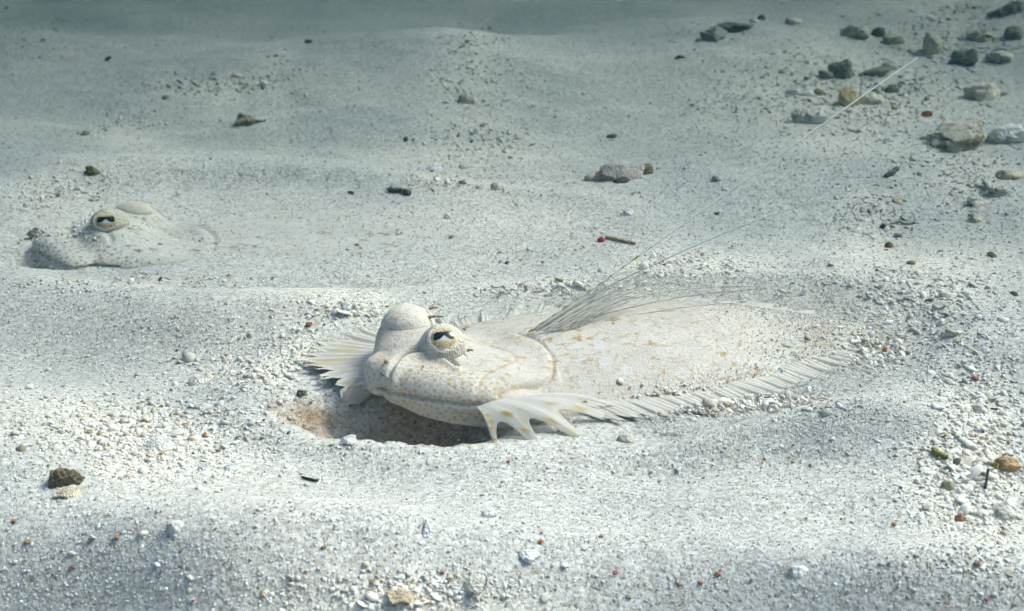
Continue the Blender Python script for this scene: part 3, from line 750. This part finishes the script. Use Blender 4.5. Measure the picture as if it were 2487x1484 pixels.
# ------------------------------------------------------------------ single stones, shells and scraps
def rock_mesh(name, sx, sy, sz, seed, rough=.22, sub=3, facets=4, freq=1.6):
    r = random.Random(seed); bm = bmesh.new(); bmesh.ops.create_icosphere(bm, subdivisions=sub, radius=1)
    off = Vector((r.uniform(-50, 50), r.uniform(-50, 50), r.uniform(-50, 50)))
    pl = [(Vector((r.gauss(0, 1), r.gauss(0, 1), r.gauss(0, .8))).normalized(), r.uniform(.55, .85)) for _ in range(facets)]
    for v in bm.verts:
        d = v.co.normalized(); k = 1+rough*1.5*mnoise.fractal(d*freq+off, .9, 2.1, 4)+rough*.35*mnoise.noise(d*6.5+off)
        p = d*k
        for n, h in pl:
            e = p.dot(n)-h
            if e > 0: p = p-n*e*.85
        v.co = Vector((p.x*sx, p.y*sy, p.z*sz))
    me = bpy.data.meshes.new(name); bm.to_mesh(me); bm.free()
    me.polygons.foreach_set("use_smooth", [True]*len(me.polygons)); return me
def place(o, u, v, sink, rz=0.0, tilt=(0, 0)):
    p, t = hit(float(u), float(v)); o.location = (float(p[0]), float(p[1]), float(p[2])+sink); o.rotation_euler = (tilt[0], tilt[1], rz)
_seed = [100]
def size_at(u, v): return PX*float(hit(float(u), float(v))[1])
def stone(u, v, w, h, colr, label, cat="stone", name="stone", depth=.8, rough=.22, mat=None, sub=3, rz=None, sink=.35, facets=4, group=None, hk=1.0, tilt=(0, 0)):
    """(u, v): middle of the foot of the stone in the photo; w, h: its width and visible height in photo pixels"""
    _seed[0] += 1; k = size_at(u, v); W, H = w*k, h*k*hk
    me = rock_mesh(name, W/2*1.08, W/2*depth, H*.62, _seed[0], rough, sub, facets)
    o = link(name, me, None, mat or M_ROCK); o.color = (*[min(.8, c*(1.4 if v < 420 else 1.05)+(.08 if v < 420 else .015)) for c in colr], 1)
    place(o, u, v, H*(.52-sink), 0 if rz is None else rz, tilt)
    o.location.y += W/2*depth*.5
    return tag(o, label, cat, group)
def chip(u, v, w, h, colr, label, cat="shell chip", name="shell_chip", rz=0.0, group=None, thick=.22, tilt=None):
    """thin, slightly cupped flake"""
    _seed[0] += 1; r = random.Random(_seed[0]); k = size_at(u, v); W = w*k/2
    me = rock_mesh(name, W, max(h*k/2/.42, W*.5), W*thick, _seed[0], .26, 3, 3)
    for vv in me.vertices: vv.co.z -= (vv.co.x**2+vv.co.y**2)/max(W, 1e-6)*.18
    o = link(name, me, None, M_CHIP); o.color = (*colr, 1)
    place(o, u, v, W*thick*.8+.0006, rz, tilt or (r.uniform(-.2, .25), r.uniform(-.2, .2)))
    return tag(o, label, cat, group)
def shell(u, v, w, colr, label, rz=0.0, tilt=(0.3, 0), name="shell", cat="shell", ribs=11):
    """cupped fan shell with ribs"""
    k = size_at(u, v); R = w*k/2; nu, nv = 61, 12; rows = []
    for i in range(nu):
        a = -1.25+2.5*i/(nu-1)
        for j in range(nv):
            t = j/(nv-1); rr = R*2*t*(1-.10*abs(a)**2)
            rows.append((rr*math.sin(a)*.9, rr*math.cos(a)-R, R*.55*math.sin(PI*t**.8)*(math.cos(a*.9))+R*.03*math.cos(a*ribs*2)*t))
    v_ = np.array(rows); n = len(v_); f = grid_faces(nu, nv); v2 = v_.copy(); v2[:, 2] -= R*.08
    rim = [(i*nv+nv-1, (i+1)*nv+nv-1, (i+1)*nv+nv-1+n, i*nv+nv-1+n) for i in range(nu-1)]
    me = mesh_np(name, np.vstack([v_, v2]), np.vstack([f[:, ::-1], f+n, np.array(rim)]))
    o = link(name, me, None, M_CHIP); o.color = (*colr, 1); place(o, u, v, R*.12, rz, tilt); return tag(o, label, cat)
def twig(px, rpx, colr, label, name="twig", cat="twig", lift=.0012, bumps=.25, end_lift=0.0):
    _seed[0] += 1; r = np.random.default_rng(_seed[0])
    pts = []
    for q, (u, v) in enumerate(px):
        p, t = hit(float(u), float(v)); pts.append((p[0], p[1], float(ground(p[0], p[1]))+lift+end_lift*q))
    pts = np.array(pts); o0 = pts[0].copy(); p = spline(pts-o0, 30); n = len(p); k = size_at(*px[0])
    rad = rpx*k*(1+bumps*r.uniform(-1, 1, n)); rad[0] *= .5; rad[-1] *= .4
    v, f = tube(p, rad, 8)
    me = mesh_np(name, v, f); bm = bmesh.new(); bm.from_mesh(me); bmesh.ops.holes_fill(bm, edges=[e for e in bm.edges if e.is_boundary]); bm.to_mesh(me); bm.free()
    o = link(name, me, None, M_CHIP); o.color = (*colr, 1); o.location = o0; return tag(o, label, cat)

# --- rubble at the back right
BE, GR, DK, OL, TN, WH, CR = (.50, .45, .36), (.34, .33, .29), (.13, .125, .10), (.24, .22, .12), (.42, .34, .22), (.74, .73, .70), (.64, .58, .47)
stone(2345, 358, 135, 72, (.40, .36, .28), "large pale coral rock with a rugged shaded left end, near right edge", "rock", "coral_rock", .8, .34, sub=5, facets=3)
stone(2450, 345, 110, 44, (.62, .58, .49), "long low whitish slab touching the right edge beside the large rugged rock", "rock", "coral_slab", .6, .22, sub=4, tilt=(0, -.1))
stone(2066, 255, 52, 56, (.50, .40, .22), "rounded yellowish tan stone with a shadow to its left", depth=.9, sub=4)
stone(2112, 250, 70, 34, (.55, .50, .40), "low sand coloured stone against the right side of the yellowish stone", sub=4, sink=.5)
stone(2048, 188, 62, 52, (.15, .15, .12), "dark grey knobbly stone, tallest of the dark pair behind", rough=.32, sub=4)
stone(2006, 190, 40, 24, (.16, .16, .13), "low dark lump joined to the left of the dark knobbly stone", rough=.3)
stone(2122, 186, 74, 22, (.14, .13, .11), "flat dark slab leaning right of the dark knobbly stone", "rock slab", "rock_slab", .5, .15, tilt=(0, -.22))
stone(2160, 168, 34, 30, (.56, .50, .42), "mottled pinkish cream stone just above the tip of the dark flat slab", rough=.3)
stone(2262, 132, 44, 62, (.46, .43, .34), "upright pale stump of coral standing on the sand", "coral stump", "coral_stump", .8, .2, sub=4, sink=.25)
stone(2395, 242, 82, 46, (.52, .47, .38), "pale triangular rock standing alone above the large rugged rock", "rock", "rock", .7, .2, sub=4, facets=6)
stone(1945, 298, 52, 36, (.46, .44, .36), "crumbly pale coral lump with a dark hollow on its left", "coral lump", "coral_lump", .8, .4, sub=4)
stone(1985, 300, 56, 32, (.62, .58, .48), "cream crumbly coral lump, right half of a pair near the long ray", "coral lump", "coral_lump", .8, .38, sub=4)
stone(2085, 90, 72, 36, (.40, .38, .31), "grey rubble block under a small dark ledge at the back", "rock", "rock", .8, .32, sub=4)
stone(2136, 88, 34, 28, (.05, .05, .04), "black lump in place of the dark hole beside the grey rubble block at the back", rough=.25)  # lump coloured black where the rubble only has a shaded hole
stone(2172, 105, 52, 28, (.36, .34, .26), "mottled rubble piece right of the black lump", rough=.4)
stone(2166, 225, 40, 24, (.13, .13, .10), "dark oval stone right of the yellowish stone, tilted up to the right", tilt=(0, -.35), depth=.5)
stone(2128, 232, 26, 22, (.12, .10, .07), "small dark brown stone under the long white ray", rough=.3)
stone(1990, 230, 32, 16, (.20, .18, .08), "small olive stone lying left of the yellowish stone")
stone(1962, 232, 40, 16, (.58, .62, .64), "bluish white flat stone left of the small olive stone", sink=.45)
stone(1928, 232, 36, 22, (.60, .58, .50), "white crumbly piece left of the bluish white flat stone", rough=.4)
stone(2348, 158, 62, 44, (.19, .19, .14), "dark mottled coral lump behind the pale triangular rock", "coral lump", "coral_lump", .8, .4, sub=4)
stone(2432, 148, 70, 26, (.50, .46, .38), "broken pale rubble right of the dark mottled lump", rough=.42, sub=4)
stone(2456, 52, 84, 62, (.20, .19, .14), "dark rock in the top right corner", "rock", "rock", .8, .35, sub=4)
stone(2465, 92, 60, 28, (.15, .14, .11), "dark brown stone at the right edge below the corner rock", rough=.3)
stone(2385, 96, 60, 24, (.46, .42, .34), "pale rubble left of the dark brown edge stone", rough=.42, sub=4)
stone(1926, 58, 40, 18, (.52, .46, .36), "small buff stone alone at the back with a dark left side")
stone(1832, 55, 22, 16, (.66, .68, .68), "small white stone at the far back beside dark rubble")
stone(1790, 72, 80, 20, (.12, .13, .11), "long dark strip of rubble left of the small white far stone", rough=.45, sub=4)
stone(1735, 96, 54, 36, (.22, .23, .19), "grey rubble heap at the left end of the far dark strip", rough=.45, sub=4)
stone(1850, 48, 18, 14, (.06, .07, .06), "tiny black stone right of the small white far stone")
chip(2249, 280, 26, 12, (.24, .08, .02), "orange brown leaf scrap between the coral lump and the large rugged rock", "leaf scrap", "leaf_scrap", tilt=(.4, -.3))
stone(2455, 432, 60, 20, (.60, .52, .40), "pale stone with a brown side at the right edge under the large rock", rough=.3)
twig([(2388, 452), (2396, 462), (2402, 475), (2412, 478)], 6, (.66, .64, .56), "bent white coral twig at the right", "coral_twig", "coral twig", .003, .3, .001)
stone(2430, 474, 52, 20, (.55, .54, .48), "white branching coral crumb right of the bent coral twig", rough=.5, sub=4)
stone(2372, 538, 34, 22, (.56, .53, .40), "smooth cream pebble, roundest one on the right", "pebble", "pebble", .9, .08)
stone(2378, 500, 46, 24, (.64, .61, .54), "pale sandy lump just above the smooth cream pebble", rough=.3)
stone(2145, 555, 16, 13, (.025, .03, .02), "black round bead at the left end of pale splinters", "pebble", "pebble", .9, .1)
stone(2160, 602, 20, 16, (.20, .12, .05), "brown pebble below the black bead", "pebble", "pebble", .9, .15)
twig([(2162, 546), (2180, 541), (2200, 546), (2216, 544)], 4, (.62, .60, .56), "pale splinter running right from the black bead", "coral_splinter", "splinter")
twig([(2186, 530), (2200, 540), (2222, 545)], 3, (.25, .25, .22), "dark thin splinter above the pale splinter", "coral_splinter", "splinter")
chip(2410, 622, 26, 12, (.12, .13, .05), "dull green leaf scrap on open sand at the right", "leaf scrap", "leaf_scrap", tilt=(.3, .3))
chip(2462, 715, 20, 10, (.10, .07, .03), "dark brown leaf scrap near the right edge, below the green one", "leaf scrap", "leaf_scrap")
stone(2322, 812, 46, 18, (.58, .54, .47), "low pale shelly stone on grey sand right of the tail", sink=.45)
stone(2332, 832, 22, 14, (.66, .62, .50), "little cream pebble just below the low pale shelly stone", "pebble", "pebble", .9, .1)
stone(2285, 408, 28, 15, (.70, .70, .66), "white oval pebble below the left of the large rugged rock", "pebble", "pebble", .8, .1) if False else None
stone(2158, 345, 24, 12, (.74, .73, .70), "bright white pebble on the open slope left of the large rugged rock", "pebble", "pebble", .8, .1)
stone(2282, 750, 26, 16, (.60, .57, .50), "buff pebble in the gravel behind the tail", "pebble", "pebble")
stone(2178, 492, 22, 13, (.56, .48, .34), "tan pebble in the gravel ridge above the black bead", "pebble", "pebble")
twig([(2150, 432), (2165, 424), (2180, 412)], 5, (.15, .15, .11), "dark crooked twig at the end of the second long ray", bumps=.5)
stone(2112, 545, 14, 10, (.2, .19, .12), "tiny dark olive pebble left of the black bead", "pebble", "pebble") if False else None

# --- middle distance
stone(1510, 436, 120, 46, (.47, .42, .40), "flat pinkish grey stone in the middle of a row of three", sub=4, rough=.14, sink=.42)
stone(1446, 436, 56, 24, (.62, .57, .47), "cream stone with a dark left tip, left in a row of three", rough=.15)
stone(1563, 424, 42, 32, (.24, .20, .14), "small brown stone, right in a row of three", sub=4)
chip(1508, 442, 42, 12, (.10, .11, .09), "dark chip lying under the flat pinkish stone", "stone chip", "stone_chip", tilt=(.2, -.2))
stone(1207, 460, 30, 22, (.68, .63, .54), "round cream pebble on pale sand at the centre", "pebble", "pebble", .9, .1)
chip(1055, 412, 40, 18, (.76, .77, .78), "bluish white broken shell plate left of the round cream pebble", tilt=(.3, 0))
chip(1127, 406, 26, 12, (.66, .58, .44), "little cream chip between the shell plate and the cream pebble")
twig([(938, 464), (955, 468), (975, 468), (996, 476)], 6, (.13, .125, .11), "dark scrappy twig with stubs lying behind the fish", bumps=.5, lift=.002)
chip(1122, 446, 24, 8, (.13, .11, .09), "thin dark chip right of the scrappy twig", "stone chip", "stone_chip", tilt=(.1, .25))
chip(852, 470, 20, 6, (.05, .05, .05), "short black chip left of the scrappy twig", "stone chip", "stone_chip")
stone(1526, 522, 26, 18, (.80, .80, .78), "bright white pebble above the red crumb", "pebble", "pebble", .8, .15)
stone(1086, 531, 16, 16, (.80, .80, .79), "small white pebble in front of the round cream pebble", "pebble", "pebble", .8, .15)
stone(1460, 588, 16, 15, (.42, .03, .05), "crimson crumb beside the cream splinter", "coral crumb", "coral_crumb", .8, .3)
twig([(1470, 579), (1490, 583), (1520, 590), (1545, 595)], 4.2, (.52, .42, .28), "cream and brown splinter pointing right from the crimson crumb", "coral_splinter", "splinter", bumps=.2)
stone(600, 302, 64, 28, (.24, .21, .14), "brown knobbly stone in the hollow of the far left mound", rough=.34, sub=4)
chip(634, 292, 28, 12, (.68, .70, .70), "white chip at the right side of the brown knobbly stone")
stone(223, 424, 32, 24, (.13, .125, .05), "dark mossy green stone above the buried flounder's eyes", rough=.35, sub=4)
stone(204, 328, 20, 13, (.18, .16, .08), "olive crumb on the gravel edge of the far left mound")
stone(402, 240, 18, 10, (.16, .15, .10), "little dark crumb on the far left mound")
stone(575, 186, 24, 12, (.50, .45, .30), "yellowish pebble on top of the far left mound", "pebble", "pebble")
chip(262, 145, 22, 10, (.07, .08, .06), "dark chip alone on the grey sand at the far left", "stone chip", "stone_chip", tilt=(.3, -.4))
chip(750, 103, 22, 8, (.05, .06, .05), "black chip at the back left of centre", "stone chip", "stone_chip")
stone(1135, 248, 44, 30, (.44, .40, .34), "pinkish stone half sunk in the far centre mound", rough=.15, sink=.45)
chip(1650, 140, 22, 8, (.08, .09, .08), "dark chip on the smooth grey slope at the back right of centre", "stone chip", "stone_chip")
chip(1742, 520, 14, 7, (.05, .05, .05), "tiny black chip under the long white ray", "stone chip", "stone_chip")
chip(1232, 640, 13, 9, (.03, .03, .03), "tiny black chip on pale sand between the two fish", "stone chip", "stone_chip")
chip(1485, 332, 26, 10, (.20, .17, .10), "brown chip above the flat pinkish stone", "stone chip", "stone_chip")
# --- round the buried flounder's mouth
stone(126, 640, 32, 26, (.80, .79, .74), "chalk white pebble in front of the buried flounder's chin", "pebble", "pebble", .8, .2)
twig([(146, 628), (160, 634), (176, 636), (196, 646)], 9, (.22, .15, .08), "crusty brown twig next to the chalk white pebble", bumps=.6, lift=.003)
stone(90, 578, 34, 34, (.50, .46, .38), "tan knob of shell at the snout of the buried flounder", "shell fragment", "shell_fragment", .6, .3)
stone(102, 600, 34, 20, (.46, .41, .36), "pinkish grey lump under the buried flounder's snout", rough=.2)
# --- round the near fish
chip(752, 788, 16, 12, (.28, .10, .04), "rust brown chip left of the near fish's far eye", "stone chip", "stone_chip")
stone(843, 752, 26, 20, (.80, .79, .77), "chalky white lump behind the head of the near fish", "pebble", "pebble", .8, .25)
stone(872, 752, 24, 18, (.72, .70, .67), "pale lump right of the chalky white one behind the head", "pebble", "pebble", .8, .2)
stone(732, 960, 24, 16, (.12, .13, .08), "dark green tuft at the left end of the shaded hollow", "algae tuft", "algae_tuft", .8, .5)
stone(1520, 1072, 36, 24, (.62, .56, .48), "cream pebble in grey sand right of the spread pelvic fin", "pebble", "pebble", .8, .15, sink=.45)
stone(1088, 1036, 9, 8, (.05, .03, .02), "tiny dark bead in the shaded hollow", "pebble", "pebble", .9, .1)
# --- foreground
stone(148, 1182, 84, 46, (.13, .10, .06), "dark brown stone, biggest in the left foreground", sub=5, rough=.24, depth=.7)
shell(170, 1200, 52, (.62, .54, .42), "cream shell tucked under the dark brown stone", .4, (.2, .2))
twig([(731, 1162), (752, 1167), (773, 1172)], 3.2, (.03, .025, .02), "short straight black stick left of centre in the foreground", "stick", "stick", .0008, .1)
twig([(2391, 1195), (2394, 1176), (2397, 1156)], 3.2, (.03, .025, .03), "straight black stick pointing away from the viewer at the right", "stick", "stick", .0016, .1, .001)
twig([(2404, 997), (2424, 1000)], 2.4, (.03, .03, .03), "little black stick near the right edge above the pebbles", "stick", "stick", .0012, .1)
shell(385, 1085, 62, (.72, .70, .66), "biggest rounded white shell in the left gravel", .3, (.35, .1))
stone(425, 1292, 44, 34, (.62, .62, .60), "greyish white block below the white shell in the left gravel", "shell fragment", "shell_fragment", .7, .2)
shell(1152, 1420, 66, (.62, .60, .53), "cream wedge shell with a dark left edge in the bottom middle", -1.0, (.45, -.2))
shell(975, 1450, 62, (.50, .42, .30), "tan curled shell left of the cream wedge shell", .9, (.3, .3))
stone(1188, 1255, 34, 24, (.76, .78, .78), "white pebble in front of the spread pelvic fin, low on the sand", "pebble", "pebble", .8, .2)
chip(1040, 1302, 26, 40, (.76, .78, .78), "upright white shell flake left in the foreground middle", tilt=(.9, .2))
chip(1288, 1352, 46, 20, (.80, .81, .82), "long bright white shell flake in the bottom middle", rz=-.4)
chip(846, 1072, 40, 18, (.80, .78, .75), "bright white shell flake in front of the hollow", rz=-.2)
chip(560, 1140, 40, 22, (.74, .74, .72), "broad white flake left of the straight black stick")
chip(500, 1142, 34, 22, (.70, .69, .66), "greyish white flake, left of the broad white flake")
chip(480, 930, 48, 26, (.72, .68, .63), "pinkish white flake at the upper edge of the left gravel", rz=.5)
stone(1938, 1396, 44, 26, (.74, .75, .75), "white lump in grey sand at the bottom right", "pebble", "pebble", .8, .25, sink=.45)
stone(2448, 1142, 60, 32, (.46, .30, .16), "orange brown stone with an algae green left end at the right edge", sub=4, rough=.2)
stone(2420, 1140, 24, 18, (.30, .28, .06), "yellow green crumb at the left of the orange brown stone", "algae tuft", "algae_tuft", .8, .4)
stone(2304, 1188, 32, 24, (.36, .34, .24), "round olive grey pebble left of the standing black stick", "pebble", "pebble", .9, .12)
stone(2378, 1002, 34, 24, (.70, .66, .60), "pale cream pebble left of the little black stick", "pebble", "pebble", .8, .2)
twig([(2262, 1098), (2280, 1112), (2302, 1120)], 7, (.36, .34, .12), "yellow green algae sprig on the gravel slope at the right", "algae_sprig", "algae sprig", .002, .6)
stone(2330, 1265, 28, 16, (.34, .18, .10), "rust coloured pebble under the standing black stick", "pebble", "pebble")
stone(2445, 1255, 70, 26, (.55, .53, .48), "flat pale stone at the right edge below the orange brown stone", rough=.2, sink=.45)
BITS = [(176, 1380, 18, 12, (.26, .04, .03), "dark red chip in the bottom left shade"), (285, 1306, 18, 14, (.40, .16, .03), "orange chip left of the greyish white block"),
        (66, 1318, 18, 13, (.28, .15, .06), "brown chip at the far left of the foreground"), (36, 1268, 22, 11, (.46, .24, .08), "amber chip near the left edge of the foreground"),
        (216, 1050, 22, 16, (.38, .33, .12), "mustard pebble among the left gravel"), (450, 1034, 20, 13, (.50, .33, .13), "amber flake above the biggest white shell"),
        (396, 1105, 22, 10, (.56, .33, .10), "orange flake tucked under the biggest white shell"), (263, 1252, 10, 8, (.34, .18, .06), "tiny brown chip in the gravel right below the dark stone"),
        (640, 1022, 11, 8, (.05, .06, .04), "tiny black green chip left of the hollow"), (708, 1412, 12, 9, (.06, .04, .04), "tiny black chip at the bottom left of centre"),
        (640, 1446, 20, 16, (.48, .36, .20), "ochre pebble at the bottom edge left of centre"), (470, 1462, 14, 9, (.26, .06, .04), "dark red chip at the bottom edge, left part"),
        (1235, 1122, 13, 11, (.52, .10, .12), "pink red chip below the spread pelvic fin"), (1460, 1304, 16, 10, (.34, .24, .08), "ochre chip right of the orange one in the foreground"),
        (1313, 1318, 18, 11, (.46, .13, .03), "bright orange chip in the middle of the foreground"), (786, 1332, 22, 8, (.45, .30, .10), "thin ochre flake in the left middle of the foreground"),
        (1496, 1392, 20, 13, (.50, .14, .15), "pink chip in the bottom middle"), (1076, 1390, 20, 12, (.56, .30, .28), "pale pink chip above the cream wedge shell"),
        (1092, 1413, 16, 10, (.34, .16, .08), "brown chip left of the cream wedge shell"), (906, 1416, 24, 14, (.36, .25, .13), "brown curl above the tan curled shell"),
        (1744, 1396, 20, 11, (.36, .09, .04), "rust red chip at the bottom right of centre"), (1703, 1416, 18, 11, (.48, .20, .05), "orange chip below the rust red chip"),
        (1826, 1412, 16, 9, (.24, .12, .08), "brown chip left of the white lump at the bottom right"), (1315, 1296, 9, 7, (.16, .05, .04), "tiny maroon bead above the bright orange chip"),
        (2171, 1276, 15, 12, (.42, .17, .05), "orange chip on the smooth bright slope at the right"), (2187, 1187, 14, 10, (.03, .03, .04), "black chip above the orange chip on the smooth slope"),
        (1968, 1132, 12, 7, (.05, .04, .05), "tiny black chip on the shaded ridge at the right"), (1958, 1262, 10, 7, (.34, .12, .07), "tiny rust chip on the smooth slope at the right"),
        (2373, 1373, 24, 13, (.16, .03, .03), "dark red chip in the lower right gravel"), (2396, 1458, 16, 12, (.30, .07, .06), "maroon chip in the bottom right corner"),
        (2300, 1468, 18, 11, (.32, .14, .06), "brown chip at the bottom edge, far right"), (2218, 1456, 11, 8, (.05, .05, .05), "tiny black chip at the bottom edge, right part"),
        (2436, 1232, 20, 11, (.34, .18, .09), "reddish brown chip below the standing black stick"), (2160, 1370, 12, 8, (.20, .10, .06), "tiny brown chip left of the lower right gravel"),
        (1600, 1172, 8, 6, (.14, .05, .05), "tiny maroon bead on the sand right of the pebble by the fin"), (1530, 1452, 20, 12, (.36, .33, .20), "olive flake at the bottom edge right of centre"),
        (190, 325, 12, 8, (.40, .12, .06), "tiny red crumb on the far left mound's foot"), (590, 940, 14, 10, (.34, .20, .10), "brown chip at the top right of the left gravel"),
        (550, 866, 16, 10, (.40, .22, .16), "reddish chip on the slope above the left gravel")]
for u, v, w, h, c, lab in BITS:
    c = [.75*q+.06 for q in c]
    chip(u, v, w*.78, h*.5, c, lab, "stone chip", "stone_chip", thick=.26)

# ------------------------------------------------------------------ the water
bm = bmesh.new(); bmesh.ops.create_cube(bm, size=1)
me = bpy.data.meshes.new("haze"); bm.to_mesh(me); bm.free()
haze = link("haze", me); haze.scale = (14, 10, 1.6); haze.location = (0, 2.6, -.26+.0)
haze.location.z = .46-.8
m = bpy.data.materials.new("water_haze"); m.use_nodes = True; nt = m.node_tree; nt.nodes.clear()
pv = node(nt, "ShaderNodeVolumePrincipled"); out = node(nt, "ShaderNodeOutputMaterial")
pv.inputs["Color"].default_value = (*HAZE_COL, 1); pv.inputs["Density"].default_value = HAZE_DENS
pv.inputs["Absorption Color"].default_value = (*HAZE_ABS, 1); pv.inputs["Anisotropy"].default_value = 0.0
nt.links.new(pv.outputs[0], out.inputs["Volume"]); me.materials.append(m)
tag(haze, "blue green sea water that dims the far sand", "water", None, "stuff")
